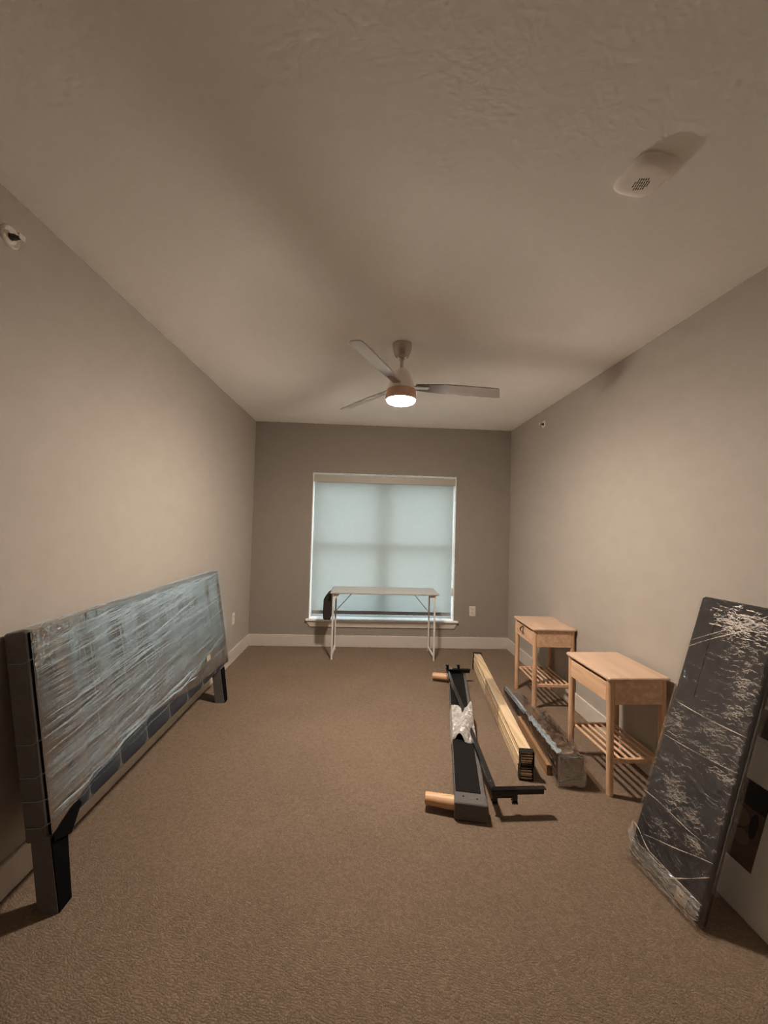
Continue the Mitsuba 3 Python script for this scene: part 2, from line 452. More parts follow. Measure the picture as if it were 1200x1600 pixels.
# ------------------------------------------------------------------ sprinklers, outlets
def sprinkler(x, y, z, s, label):
    k = thing("sprinkler_head", label, "sprinkler", "sidewall sprinklers under the ceiling")
    M = lambda m: place(m, [x, y, z], [0, s, 0] if s > 0 else [0, 1, 0], [0, 0, 1], [s, 0, 0])
    def P(m):
        R = np.eye(4)
        R[:3, :3] = np.array([[0, 0, s], [s, 0, 0], [0, 1, 0]])
        m = m.copy()
        m.apply_transform(R)
        m.apply_translation([x, y, z])
        return m
    obj("escutcheon", P(trimesh.creation.revolve([(0.014, 0.006), (0.026, 0.004), (0.036, 0.010), (0.040, 0.006), (0.041, 0.0), (0.012, 0.0), (0.014, 0.006)], sections=40)), "white_plastic", k, smooth=30)
    obj("body", P(cat(rod([0, 0, 0], [0, 0, 0.022], 0.0115), rod([-0.011, 0, 0.02], [-0.004, 0, 0.046], 0.0025, n=8), rod([0.011, 0, 0.02], [0.004, 0, 0.046], 0.0025, n=8), rod([0, 0, 0.02], [0, 0, 0.046], 0.0022, n=8))), "dark_slot", k)
    obj("deflector", P(cat(box([-0.014, -0.010, 0.046], [0.014, 0.010, 0.048], 0.0006), box([-0.014, 0.009, 0.036], [0.014, 0.0105, 0.048], 0.0005))), "white_plastic", k)


sprinkler(XL, 1.548, 2.572, 1, "white sprinkler head high on the left wall nearest the camera")
sprinkler(XR, 3.99, 2.588, -1, "small white sprinkler head high on the right wall by the far corner")


def outlet(o, ex, ez, label):
    """Duplex outlet: ex along the wall, ez out of it."""
    k = thing("power_outlet", label, "outlet", "white power outlets low on the walls")
    P = lambda m: place(m, o, ex, [0, 0, 1], ez)
    obj("cover_plate", P(box([-0.040, -0.062, 0], [0.040, 0.062, 0.006], 0.002)), "white_plastic", k)
    for s in (-1, 1):
        r = obj("receptacle", P(soft_box([-0.017, s * 0.022 - 0.0145, 0.002], [0.017, s * 0.022 + 0.0145, 0.008], 0.003)), "white_plastic", k)
        obj("slots", P(cat(box([-0.0085, s * 0.022 - 0.002, 0.007], [-0.0055, s * 0.022 + 0.008, 0.0084]), box([0.0055, s * 0.022 - 0.002, 0.007], [0.0085, s * 0.022 + 0.008, 0.0084]), rod([0, s * 0.022 - 0.008, 0.007], [0, s * 0.022 - 0.008, 0.0084], 0.0028, n=10))), "dark_slot", r, smooth=False)


outlet([1.346, D, 0.462], [-1, 0, 0], [0, -1, 0], "white power outlet on the end wall right of the window")
outlet([XL, 4.34, 0.462], [0, 1, 0], [1, 0, 0], "white power outlet on the left wall past the wrapped headboard")

# ------------------------------------------------------------------ headboard
hb = thing("wrapped_headboard", "large slate headboard in stretch film leaning against the left wall", "headboard")
HO = np.array([-1.125, 1.605, 0.0])
hu = np.array([-0.002, 1, 0])
hu /= np.linalg.norm(hu)
hv = np.array([-1.294, 1.605, 1.065]) - HO
hv -= hu * (hv @ hu)
hv /= np.linalg.norm(hv)
hn = np.cross(hu, hv)
HL, HB, HT, HD = 1.99, 0.272, 1.076, 0.097


def hp(m):
    return place(m, HO, hu, hv, hn)


def hpt(u, v, w):
    return HO + np.outer(u, hu) + np.outer(v, hv) + np.outer(w, hn)


obj("frame", hp(soft_box([0, HB, -HD], [HL, HT, -0.012], 0.012)), "grey_fabric", hb, "grey upholstered outer frame")
seams = [0.105, 0.238, 0.462, 0.70, 0.955, 1.205, 1.45, 1.70, 1.93]
for i, (a, b) in enumerate(zip(seams[:-1], seams[1:])):
    m = grid(lambda U, V: hpt(a + (b - a) * U, HB + 0.004 + (HT - HB - 0.010) * V, -0.014 + 0.028 * np.clip(1 - np.abs(2 * U - 1) ** 2.4, 0, 1) * np.clip(1 - np.abs(2 * V - 1) ** 24, 0, 1)), 18, 26)
    m2 = m.copy()
    obj("channel", m, "slate_fabric", hb, smooth=True)
obj("gap_shade_strip", hp(box([0.010, HB + 0.006, -0.02], [0.104, HT - 0.008, -0.006], 0.003)), "black_cloth", hb, "black strip painted as shade in the edge gap")  # black colour stands in for shade in the gap beside the channels
obj("gap_shade_strip", hp(box([1.931, HB + 0.006, -0.02], [HL - 0.008, HT - 0.008, -0.006], 0.003)), "black_cloth", hb, "black strip painted as shade in the edge gap")
_t = extr([(0.004, HB - 0.004), (0.088, 0.236), (0.236, 0.395), (0.02, 0.362), (0.004, 0.34)], 0.0015)
obj("loose_flap", hp(_t.apply_translation([0, 0, 0.0085])), "black_cloth", hb, "black loose flap above the near leg", smooth=False)
for u0 in (0.0, 1.775):
    k = obj("leg", hp(hull([(u0 + x, v, w) for x, v, w in ((0.0, 0, -0.002), (0.067, 0, -0.002), (0.0, 0, -0.077), (0.067, 0, -0.077), (0.0, HB + 0.02, -0.004), (0.085, HB + 0.02, -0.004), (0, HB + 0.02, -0.074), (0.085, HB + 0.02, -0.074))])), "grey_fabric", hb, smooth=False)
    obj("front_face", hp(hull([(u0 + x, v, w) for w in (-0.0025, 0.0015) for x, v in ((0.003, 0.002), (0.065, 0.002), (0.003, HB + 0.004), (0.082, HB + 0.004))])), "black_cloth", k, "black front face", smooth=False)


def film_bottom(u):
    return np.interp(u, [0, 0.24, 0.53, 0.72, 1.0, 1.23, 1.75, 1.99], [0.300, 0.385, 0.425, 0.416, 0.385, 0.345, 0.318, 0.30])


def channel_depth(u):
    d = np.zeros_like(u)
    for a, b in zip(seams[:-1], seams[1:]):
        t = np.clip((u - a) / (b - a), 0, 1)
        d = np.maximum(d, np.clip(1 - np.abs(2 * t - 1) ** 2.2, 0, 1))
    return d


def hb_film(U, V):
    """Runs from the foot of the face up over the top edge."""
    u = -0.006 + (HL + 0.012) * U
    face = np.clip(V / 0.93, 0, 1)
    vb = film_bottom(np.clip(u, 0, HL))
    v = vb + (HT + 0.004 - vb) * face
    over = np.clip((V - 0.93) / 0.07, 0, 1)
    w = 0.009 + 0.011 * channel_depth(u) * np.clip(6 * (1 - face), 0, 1)
    q = np.c_[u * 5 + v * -1.2, v * 95 - u * 14, np.zeros_like(u)]
    r = np.c_[u * 55, v * 4, np.ones_like(u)]
    w = w + (0.0016 * ridge(q, 3) + 0.0012 * ridge(r, 5) + 0.0005 * meshkit.noise(np.c_[u * 130, v * 130, 0 * u], 8)) * (1 - over)
    w = w - 0.05 * over
    v = v + 0.004 * np.sin(over * 3.1) + 0.003 * ridge(np.c_[u * 16, over * 3, 0 * u], 11) * over
    return hpt(u, v, w)


obj("plastic_wrap", grid(hb_film, 700, 290), "film_layers", hb, "clear stretch film over the face", smooth=True)


def strips(frame, specs, w0):
    """Thin flat strips for stretched film and painted glints: specs (u0, v0, u1, v1, width), bowed and slightly off the face, each with a little thickness."""
    V, F = [], []
    for j, (u0, v0, u1, v1, wd) in enumerate(specs):
        n = 14
        t = np.linspace(0, 1, n)
        u, v = u0 + (u1 - u0) * t, v0 + (v1 - v0) * t + 0.006 * math.sin(j * 2.1) * np.sin(t * 3.14 * (1 + j % 3))
        d = np.array([-(v1 - v0), u1 - u0])
        d /= np.linalg.norm(d) + 1e-9
        h = 0.5 * wd * np.clip(np.minimum(t, 1 - t) * 9 + 0.15, 0, 1) * (0.65 + 0.35 * np.sin(j * 1.7 + t * 11))
        w = w0(u, v) + 0.0002 * (j % 7)
        b = len(V) * 0 + sum(len(x) for x in V)
        L = frame(u + d[0] * h, v + d[1] * h, w)
        R = frame(u - d[0] * h, v - d[1] * h, w)
        C = frame(u, v, w + 0.35 * h)
        V.append(np.vstack([L, C, R]))
        i = np.arange(n - 1)
        for p, q in ((0, n), (n, 2 * n)):
            F += [np.c_[b + p + i, b + q + i, b + q + i + 1], np.c_[b + p + i, b + q + i + 1, b + p + i + 1]]
    return trimesh.Trimesh(np.vstack(V), np.vstack(F), process=False)


sp = []
for j in range(330):
    u0 = rng.choice([0.0, 0.0, rng.uniform(0, 1.4)])
    length = rng.uniform(0.35, 1.99) if rng.random() < 0.7 else 1.99
    u1 = min(HL, u0 + length)
    slope = rng.normal(0.085, 0.05)
    v0 = rng.uniform(0.33, 1.03)
    v1 = v0 + slope * (u1 - u0)
    lo0, lo1 = film_bottom(u0) + 0.004, film_bottom(u1) + 0.004
    v0, v1 = np.clip([v0, v1], [lo0, lo1], [1.07, 1.07])
    sp.append((u0, v0, u1, v1, rng.choice([0.0012, 0.0018, 0.003, 0.006], p=[0.5, 0.33, 0.14, 0.03])))
for j in range(60):
    c = seams[rng.integers(1, 8)] + rng.uniform(0.0, 0.13)
    v1 = rng.uniform(0.85, 1.07)
    sp.append((c, v1, c + rng.normal(0.012, 0.015), v1 - rng.uniform(0.1, 0.34), rng.choice([0.0014, 0.0022, 0.004])))
for j in range(40):
    u0 = rng.uniform(0, 1.3)
    v0 = rng.uniform(0.93, 1.02)
    sp.append((u0, v0, u0 + rng.uniform(0.3, 0.7), 1.065 + rng.uniform(-0.02, 0.005), rng.choice([0.002, 0.004])))
film_w = lambda u, v: 0.0120 + 0.011 * channel_depth(u)
big = [(0.18, 0.748, 1.97, 1.005, 0.011), (0.9, 0.93, 1.985, 1.045, 0.008), (0.02, 0.727, 0.93, 0.775, 0.006), (0.01, 0.372, 0.75, 0.425, 0.010), (0.01, 0.52, 1.2, 0.585, 0.007), (0.03, 0.64, 1.5, 0.72, 0.006), (1.0, 0.40, 1.95, 0.55, 0.008),
       (0.45, 0.43, 1.5, 0.47, 0.014), (0.7, 0.425, 1.3, 0.40, 0.012)]
obj("film_strips", strips(hpt, sp + big, film_w), "film_milk", hb, "milky stretch lines in the film", kind="stuff", smooth=True)
# film bunched over the near upper corner and along the top edge
cb = grid(lambda U, V: hpt(-0.008 + 0.27 * U, 1.084 - (0.105 + 0.05 * (1 - U) - 0.06 * U) * V, 0.013 + 0.010 * ridge(np.c_[U * 9, V * 7, 0 * U], 21) + 0.004 * meshkit.noise(np.c_[U * 40, V * 40, 0 * U], 2)), 50, 36)
obj("bunched_film", cb, "film_clear", hb, "bunched film on the near corner", smooth=True)
edge = []
for j in range(80):
    u0 = rng.uniform(0.0, 1.8)
    a = hpt([u0], [HT + 0.008 + rng.uniform(0, 0.006)], [rng.uniform(-0.05, 0.006)])[0]
    b = hpt([u0 + rng.uniform(0.06, 0.3)], [HT + 0.008 + rng.uniform(0, 0.012)], [rng.uniform(-0.05, 0.006)])[0]
    edge.append(rod(a, b, 0.0012, 0.0008, n=5))
obj("top_folds", cat(*edge), "film_milk", hb, "film folds along the top edge", kind="stuff")
obj("paper_tag", hp(box([1.475, 0.440, 0.0255], [1.545, 0.480, 0.027], 0.0005)), "paper_label", hb, "small pale tag")
# film bands round the near end face
eb = []
for v in (0.34, 0.44, 0.53, 0.655, 0.965):
    P = [hpt([-0.004], [v + 0.006 * math.sin(v * 40)], [0.012])[0], hpt([-0.004], [v - 0.012], [-0.03])[0], hpt([-0.004], [v - 0.004], [-HD + 0.008])[0]]
    eb += [bar(P[0], P[1], 0.0014, 0.004, up=hv, ch=0.0003), bar(P[1], P[2], 0.0014, 0.0035, up=hv, ch=0.0003)]
obj("end_bands", cat(*eb), "film_dim", hb, "film bands around the end", kind="stuff")

# ------------------------------------------------------------------ folding desk and its bag
dk = thing("folding_desk", "white folding desk with thin metal legs in front of the window", "desk")
X0, X1, Y0, Y1, ZT = -0.376, 0.836, 4.415, 4.862, 0.748
obj("desktop", box([X0, Y0, ZT - 0.016], [X1, Y1, ZT], 0.003), "desk_white", dk)
for s, x in ((1, X0 + 0.030), (-1, X1 - 0.045)):
    t = 0.019
    obj("leg", bar([x, Y0 + 0.045, 0.0], [x, Y0 + 0.045, ZT - 0.016], t, t, up=(0, 1, 0)), "desk_metal", dk)
    obj("leg", bar([x + s * 0.006, Y1 - 0.05, 0.012], [x + s * 0.006, Y1 - 0.05, ZT - 0.016], t * 0.9, t * 0.9, up=(0, 1, 0)), "desk_metal", dk)
    obj("foot_bar", bar([x, Y0 + 0.045, 0.045], [x + s * 0.006, Y1 - 0.05, 0.045], t, t), "desk_metal", dk)
    obj("top_bar", bar([x, Y0 + 0.02, ZT - 0.028], [x + s * 0.006, Y1 - 0.03, ZT - 0.028], t, t), "desk_metal", dk)
    gm = extr([(0, 0), (s * 0.075, 0), (s * 0.008, -0.085), (0, -0.085)] if s > 0 else [(0, 0), (0, -0.085), (s * 0.008, -0.085), (s * 0.075, 0)], 0.003)
    obj("gusset", place(gm, [x, Y0 + 0.038, ZT - 0.016], [1, 0, 0], [0, 0, 1], [0, -1, 0]), "desk_metal", dk, smooth=False)
    obj("brace", rod([x + s * 0.006, Y1 - 0.05, 0.46], [x + s * 0.24, Y1 - 0.10, ZT - 0.016], 0.0045, n=10), "desk_metal", dk)
    obj("foot_cap", box([x + s * 0.006 - 0.012, Y1 - 0.062, 0], [x + s * 0.006 + 0.012, Y1 - 0.038, 0.02], 0.002), "desk_metal", dk)
bag = thing("side_bag", "dark fabric storage bag hanging from the desk's left end", "storage bag")
bm = extr([(-0.004, 0.715), (-0.050, 0.695), (-0.086, 0.645), (-0.086, 0.44), (-0.078, 0.424), (-0.004, 0.424)], 0.27)
obj("pouch", place(bm, [X0 + 0.001, Y1 - 0.06, 0], [1, 0, 0], [0, 0, 1], [0, -1, 0]), "bag_brown", bag, smooth=False)
for y in (Y1 - 0.28, Y1 - 0.12):
    obj("strap", box([X0 - 0.006, y, 0.69], [X0 - 0.0005, y + 0.03, ZT + 0.003], 0.001), "bag_brown", bag)
obj("rim_piping", cat(*[bar([X0 + a, Y1 - 0.332, b], [X0 + c, Y1 - 0.332, d], 0.006, 0.006, up=(0, 1, 0)) for a, b, c, d in ((0, 0.715, -0.046, 0.695), (-0.046, 0.695, -0.082, 0.645), (-0.082, 0.645, -0.082, 0.44), (-0.074, 0.424, 0, 0.424))]), "black_cloth", bag)


# ------------------------------------------------------------------ nightstands
def nightstand(x0, y0, rot, w, d, h, label, strap):
    k = thing("nightstand", label, "nightstand", "birch nightstands along the right wall")
    cr, sr = math.cos(rot), math.sin(rot)
    P = lambda m: place(m, [x0, y0, 0], [cr, sr, 0], [-sr, cr, 0], [0, 0, 1])
    t = 0.018
    r = 0.022
    cor = Polygon([(0, 0), (d, 0), (d, w), (0, w)]).buffer(-0.018).buffer(0.018, quad_segs=5)
    top = cat(extr(cor.buffer(-0.004), t))
    rings = [(0, -0.006), (0.005, 0.0), (t - 0.005, 0.0), (t, -0.005)]
    base_pts = np.array(cor.simplify(0.0005).exterior.coords)[:-1]
    ctr = base_pts.mean(0)
    m = hull(np.vstack([np.c_[np.array(cor.buffer(o, quad_segs=5).exterior.coords), np.full(len(cor.buffer(o, quad_segs=5).exterior.coords), z)] for z, o in rings]))
    m.apply_translation([0, 0, h - t])
    obj("top", P(m), "birch_top", k)
    a, b = 0.030, 0.034
    for X, Y in ((a, b), (a, w - b), (d - a, b), (d - a, w - b)):
        obj("leg", P(rod([X, Y, 0], [X, Y, h - t], 0.0185, 0.0205, n=24)), "birch_post", k)
    zb = 0.517
    obj("side_panel", P(box([a + 0.012, b - 0.020, zb], [d - a - 0.012, b - 0.004, h - t], 0.002)), "birch_rail", k)
    obj("side_panel", P(box([a + 0.012, w - b + 0.004, zb], [d - a - 0.012, w - b + 0.020, h - t], 0.002)), "birch_rail", k)
    obj("back_panel", P(box([d - a - 0.004, b + 0.012, zb], [d - a + 0.010, w - b - 0.012, h - t], 0.002)), "birch_rail", k)
    dr_ = obj("drawer", P(cat(box([a - 0.016, b + 0.016, zb + 0.006], [a + 0.002, w - b - 0.016, h - t - 0.020], 0.002), box([a + 0.002, b + 0.02, zb + 0.008], [d - a - 0.01, w - b - 0.02, zb + 0.016]))), "birch_rail", k)
    if strap:
        n = 12
        s = np.linspace(0, 1, n)
        yy = w * 0.52
        pts = [(a - 0.017 - 0.030 * math.sin(math.pi * q), -0.008 - 0.062 * q ** 1.1) for q in s]
        sm = [bar([pts[i][0], yy, h - t - 0.012 + pts[i][1]], [pts[i + 1][0], yy, h - t - 0.012 + pts[i + 1][1]], 0.028, 0.0035, up=(1, 0, 0.2)) for i in range(n - 1)]
        obj("leather_pull", P(cat(*sm)), "leather", dr_, "dark leather loop pull")
    zs = 0.196
    for Y in (b, w - b):
        obj("shelf_rail", P(box([a, Y - 0.010, zs - 0.016], [d - a, Y + 0.010, zs + 0.010], 0.003)), "birch_rail", k)
    for i in range(7):
        X = a + 0.022 + i * (d - 2 * a - 0.044) / 6
        obj("shelf_slat", P(rod([X, b - 0.004, zs + 0.004], [X, w - b + 0.004, zs + 0.004], 0.0085, n=12)), "birch_rail", k)
    return k


nightstand(1.402, 2.222, 0.03, 0.475, 0.375, 0.672, "birch nightstand nearer the camera beside the tall wrapped footboard", False)
nightstand(1.418, 3.290, -0.02, 0.48, 0.375, 0.672, "birch nightstand with a leather pull toward the far corner", True)

# ------------------------------------------------------------------ upholstered bed rail with pegs, foam, metal beam
rl = thing("bed_rail", "charcoal upholstered bed rail with two wooden pegs lying on the carpet", "bed rail")
RO = np.array([0.497, 2.075, 0.0])
ru = np.array([0.344, 1.810, 0.0])
ru /= np.linalg.norm(ru)
rr = np.array([ru[1], -ru[0], 0.0])
RL, RW, RH = 1.86, 0.165, 0.09


def rp(m):
    return place(m, RO, rr, ru, [0, 0, 1])


obj("body", rp(soft_box([0, 0, 0], [RW, RL, RH - 0.004], 0.010)), "grey_fabric", rl, "grey upholstered body")
obj("backing", rp(box([0.006, 0.092, RH - 0.012], [RW - 0.026, RL - 0.02, RH], 0.002)), "black_felt", rl, "black cloth backing")
obj("end_wrap", rp(soft_box([-0.003, -0.004, 0.0], [RW + 0.003, 0.088, RH + 0.002], 0.010)), "grey_fabric", rl, "grey wrapped end")
for _x, _y in ((0.045, 0.05), (0.115, 0.04)):
    obj("screw_hole", rp(rod([_x, _y, RH - 0.001], [_x, _y, RH + 0.0026], 0.006, n=12)), "black_plastic", rl)
for y, zc in ((0.052, 0.050), (RL - 0.045, 0.050)):
    obj("peg", rp(rod([0.012, y, zc], [-0.155, y + 0.012, zc], 0.034, 0.030, n=28)), "pine_peg", rl, "varnished wooden peg leg")
fm = thing("foam_sleeve", "crumpled whitish foam wrap around the middle of the charcoal rail", "packing foam")


def foam(U, V):
    x = -0.006 + (RW + 0.010) * U
    y = 0.595 + 0.485 * V + 0.02 * np.sin(U * 7) * (np.abs(V - 0.5) > 0.3)
    tube = 0.052 + 0.125 * V
    z = RH + 0.008 + 0.044 * np.clip(1 - ((x - tube) / 0.055) ** 2, 0, 1)
    q = np.c_[x * 16 + y * 5, y * 52 - x * 12, 0 * x]
    z = z + 0.020 * ridge(q, 31) + 0.014 * ridge(np.c_[x * 45, y * 40, 0 * x], 33)
    e = np.clip(np.minimum(U, 1 - U) / 0.07, 0, 1)
    ev = np.clip(np.minimum(V, 1 - V) / 0.10, 0, 1) ** 0.6
    arch = np.clip(1 - ((x - tube) / 0.03) ** 2, 0, 1)
    z = (RH + 0.003 + 0.040 * arch) * (1 - ev) + z * ev
    z = 0.035 + (z - 0.035) * e ** 0.5
    return RO + np.outer(x, rr) + np.outer(y, ru) + np.outer(z, [0, 0, 1])


obj("wrap", grid(foam, 70, 150), "foam_white", fm, smooth=25)

bmn = thing("metal_beam", "black metal support beam with hooked crossbars laid over the charcoal rail", "metal beam")
ZB = 0.116
B0, B1 = np.array([0.716, 2.125, ZB]), np.array([0.817, 3.83, ZB + 0.004])
obj("tube", bar(B0, B1, 0.028, 0.028, ch=0.003), "black_gloss", bmn)
bd = np.array([1, 0.03, 0])
bd /= np.linalg.norm(bd)
for base_pt, sgn, ln in ((B0, -1, 0.285), (B1, 1, 0.235)):
    o = base_pt + np.array([-0.012, sgn * 0.006, 0])
    nb = obj("crossbar", bar(o, o + bd * ln, 0.006, 0.044), "black_metal", bmn)
    obj("flange", bar(o + [0, -0.014, 0.020], o + bd * ln + [0, -0.014, 0.020], 0.03, 0.005), "black_metal", nb)
    for q in (0.004, 0.112):
        t0 = o + bd * q
        if sgn < 0:
            hk = cat(box([0, -0.005, -0.064], [0.026, 0.001, 0.0]), box([0, -0.003, -0.036], [0.118 if q < 0.05 else 0.026, 0.001, 0.0]), box([-0.004 if q > 0.05 else 0.0, -0.012, -0.064], [0.026, 0.001, -0.056]), box([-0.008, -0.005, -0.048], [0.004, 0.001, -0.042]))
            obj("hook", hk.apply_translation(t0), "black_metal", nb, smooth=False)
        else:
            hk = cat(box([0, -0.004, 0.0], [0.022, 0.002, 0.052]), box([-0.006, -0.004, 0.040], [0.022, 0.006, 0.052]))
            obj("hook", hk.apply_translation(t0 + [0, 0.01, 0]), "black_metal", nb, smooth=False)
obj("bolt", rod(B0 + [-0.002, 0.05, 0.012], B0 + [-0.002, 0.05, 0.019], 0.006, n=10), "nickel", bmn)
obj("corner_plate", box(B1 + [-0.012, -0.004, 0.012], B1 + [0.11, 0.034, 0.018], 0.001), "black_gloss", bmn)

# ------------------------------------------------------------------ slat bundle
SO = np.array([0.966, 2.398, 0.0])
su = np.array([0.215, 1.855, 0.0])
su /= np.linalg.norm(su)
sr_ = np.array([su[1], -su[0], 0.0])
SL, SW = 1.865, 0.078
sb = thing("slat_bundle", "bundle of pale wooden bed slats stacked and held by black webbing", "bed slats")


def spm(m):
    return place(m, SO, sr_, su, [0, 0, 1])


NS, PITCH_S = 11, 0.0148
for i in range(NS):
    z = 0.004 + i * PITCH_S
    j1, j2 = rng.uniform(-0.004, 0.004), rng.uniform(-0.008, 0.008)
    obj("slat", spm(box([0.004 + j1, j2, z], [SW - 0.006 + j1, SL + j2, z + 0.0108], 0.001)), f"slat_wood_{int(rng.integers(0, 3)) if i < NS - 1 else 0}", sb)
for y in (-0.004, SL - 0.03):
    wb = []
    for z0, z1, dx in ((0.0, 0.078, -0.003), (0.080, 0.171, 0.002)):
        x0, x1 = -0.003 + dx, SW + 0.001 + dx
        th = 0.0032
        wb += [box([x0, y - 0.006, z0], [x0 + th, y + 0.034, z1], 0.001), box([x1 - th, y - 0.006, z0], [x1, y + 0.034, z1], 0.001), box([x0, y - 0.006, z1 - th], [x1, y + 0.034, z1], 0.001), box([x0, y - 0.006, z0], [x1, y + 0.034, z0 + th], 0.001)]
    obj("webbing", spm(cat(*wb)), "black_plastic", sb, "black webbing loops")
for i in range(NS - 1):
    z = 0.004 + i * PITCH_S + 0.0112
    obj("spacer_tape", spm(box([0.006, 0.0, z], [SW - 0.010, 0.006, z + 0.0022])), "black_plastic", sb, smooth=False)
_w = refine(box([-0.003, 0.62, 0.0], [SW + 0.003, 1.12, 0.176], 0.006), 0.010)
obj("film_band", spm(crumple(_w, 0.004, [0.1, 0, 1], 8, 60, 0.001, 41)), "film_clear", sb, "clear film round the middle", smooth=True)

# ------------------------------------------------------------------ wrapped long rail beside the slats
wr = thing("wrapped_rail", "dark brown bed rail sealed in clear film beside the slat bundle", "wrapped rail")
WO = np.array([1.168, 2.325, 0.0])
wu = np.array([0.116, 1.25, 0.0])
wu /= np.linalg.norm(wu)
wr_ = np.array([wu[1], -wu[0], 0.0])
WL, WW = 1.255, 0.146


def wp(m):
    return place(m, WO, wr_, wu, [0, 0, 1])


def wz(y):
    return 0.188 - 0.105 * np.asarray(y) / WL


def prism(x0, x1, y0, y1, z0, f):
    return hull([(x, y, z) for x in (x0, x1) for y in (y0, y1) for z in (z0, float(f(y)))])


obj("left_board", wp(prism(0.0, 0.016, 0.012, WL - 0.01, 0.03, lambda y: wz(y) - 0.006)), "charcoal_fabric", wr, "upright side board", smooth=False)
obj("right_board", wp(prism(WW - 0.014, WW, 0.012, 0.70, 0.0, lambda y: wz(y) - 0.012)), "charcoal_fabric", wr, smooth=False)
obj("core", wp(prism(0.016, WW - 0.014, 0.012, 0.70, 0.0, lambda y: wz(y) - 0.032)), "brown_fabric", wr, smooth=False)
obj("low_core", wp(box([0.016, 0.70, 0.0], [WW, WL - 0.01, 0.035], 0.004)), "brown_fabric", wr)
obj("end_block", wp(soft_box([0.002, 0.002, 0.0], [WW - 0.002, 0.02, 0.180], 0.006)), "brown_fabric", wr)
obj("batten", wp(prism(-0.030, -0.006, 0.11, 0.74, 0.0, lambda y: 0.062)), "batten_wood", wr, "bare wooden batten", smooth=False)
_sh = refine(hull([(x, y, z) for y, zt in ((0.0, 0.190), (0.02, 0.196), (0.72, 0.135)) for x in (-0.003, WW + 0.006) for z in (0.001, zt)]), 0.012)
obj("plastic_wrap", wp(crumple(_sh, 0.009, [0.5, 1.0, 0.3], 7, 30, 0.0, 51, 0.002)), "film_clear", wr, "crumpled clear film over the near half", smooth=True)
_sh = refine(hull([(x, y, z) for y, zt in ((0.70, 0.120), (WL, 0.085)) for x, zt2 in ((-0.003, zt), (0.02, zt), (WW + 0.004, 0.042)) for z in (0.001, zt2)]), 0.012)
obj("plastic_wrap", wp(crumple(_sh, 0.007, [0.2, 1.0, 0.3], 8, 34, 0.0, 52, 0.002)), "film_clear", wr, "crumpled clear film over the far half", smooth=True)
fl = []
wpt = lambda x, y, z: WO + x * wr_ + y * wu + np.array([0, 0, z])
for j in range(30):
    y0 = rng.uniform(0.0, 0.08) if j % 2 else rng.uniform(0, WL)
    if j % 2:
        a, b = (rng.uniform(0, WW), -0.010, rng.uniform(0.01, 0.19)), (rng.uniform(0, WW), -0.010, rng.uniform(0.01, 0.19))
    else:
        zt = float(wz(y0)) + 0.006
        a, b = (rng.uniform(-0.004, 0.01), y0, zt), (rng.uniform(-0.004, 0.012), min(WL, y0 + rng.uniform(0.05, 0.25)), float(wz(min(WL, y0 + 0.15))) + 0.007)
    fl.append(rod(wpt(*a), wpt(*b), 0.0009, 0.0006, n=5))
rib = grid(lambda U, V: WO + np.outer(-0.008 + 0.030 * V + 0.004 * np.sin(U * 40), wr_) + np.outer(0.02 + 0.55 * U, wu) + np.outer(wz(0.02 + 0.55 * U) - 0.012 + 0.016 * V + 0.010 * ridge(np.c_[U * 26, V * 4, 0 * U], 81), [0, 0, 1]), 120, 12)  # added ribbon, its bluish colour imitates reflections on the film
obj("reflection_ribbon", rib, "film_milk", wr, "bluish ribbon painted as reflections along the top edge", smooth=True)
rib = grid(lambda U, V: WO + np.outer(-0.006 + 0.022 * V, wr_) + np.outer(0.66 + 0.58 * U, wu) + np.outer(wz(0.66 + 0.58 * U) - 0.020 + 0.024 * V + 0.004 * ridge(np.c_[U * 16, V * 4, 0 * U], 82), [0, 0, 1]), 100, 10)
obj("reflection_ribbon", rib, "film_milk", wr, "bluish ribbon painted as reflections along the top edge", smooth=True)
obj("film_folds", cat(*fl), "film_milk", wr, "pale folds in the film", kind="stuff")

# ------------------------------------------------------------------ tall wrapped panel leaning on the right wall
pn = thing("wrapped_footboard", "tall charcoal upholstered footboard in shiny film leaning on the right wall", "footboard")
PO = np.array([1.253, 1.852, 0.0])
pu = np.array([1.297, 1.506, 0.0]) - PO
PW = 0.357
pu /= np.linalg.norm(pu)
pv = np.array([1.660, 1.893, 1.203]) - PO
pv -= pu * (pv @ pu)
PL = 1.275
pv /= np.linalg.norm(pv)
pn_ = np.cross(pu, pv)
PD = 0.044


def pp(m):
    return place(m, PO, pu, pv, pn_)


def ppt(u, v, w):
    return PO + np.outer(u, pu) + np.outer(v, pv) + np.outer(w, pn_)


obj("cushion", pp(soft_box([0.002, 0.012, -PD], [PW, PL, -0.003], 0.020)), "charcoal_fabric", pn)
obj("front_seam", pp(box([0.10, 0.80, -0.006], [0.103, PL - 0.05, -0.0015])), "black_cloth", pn, smooth=False)


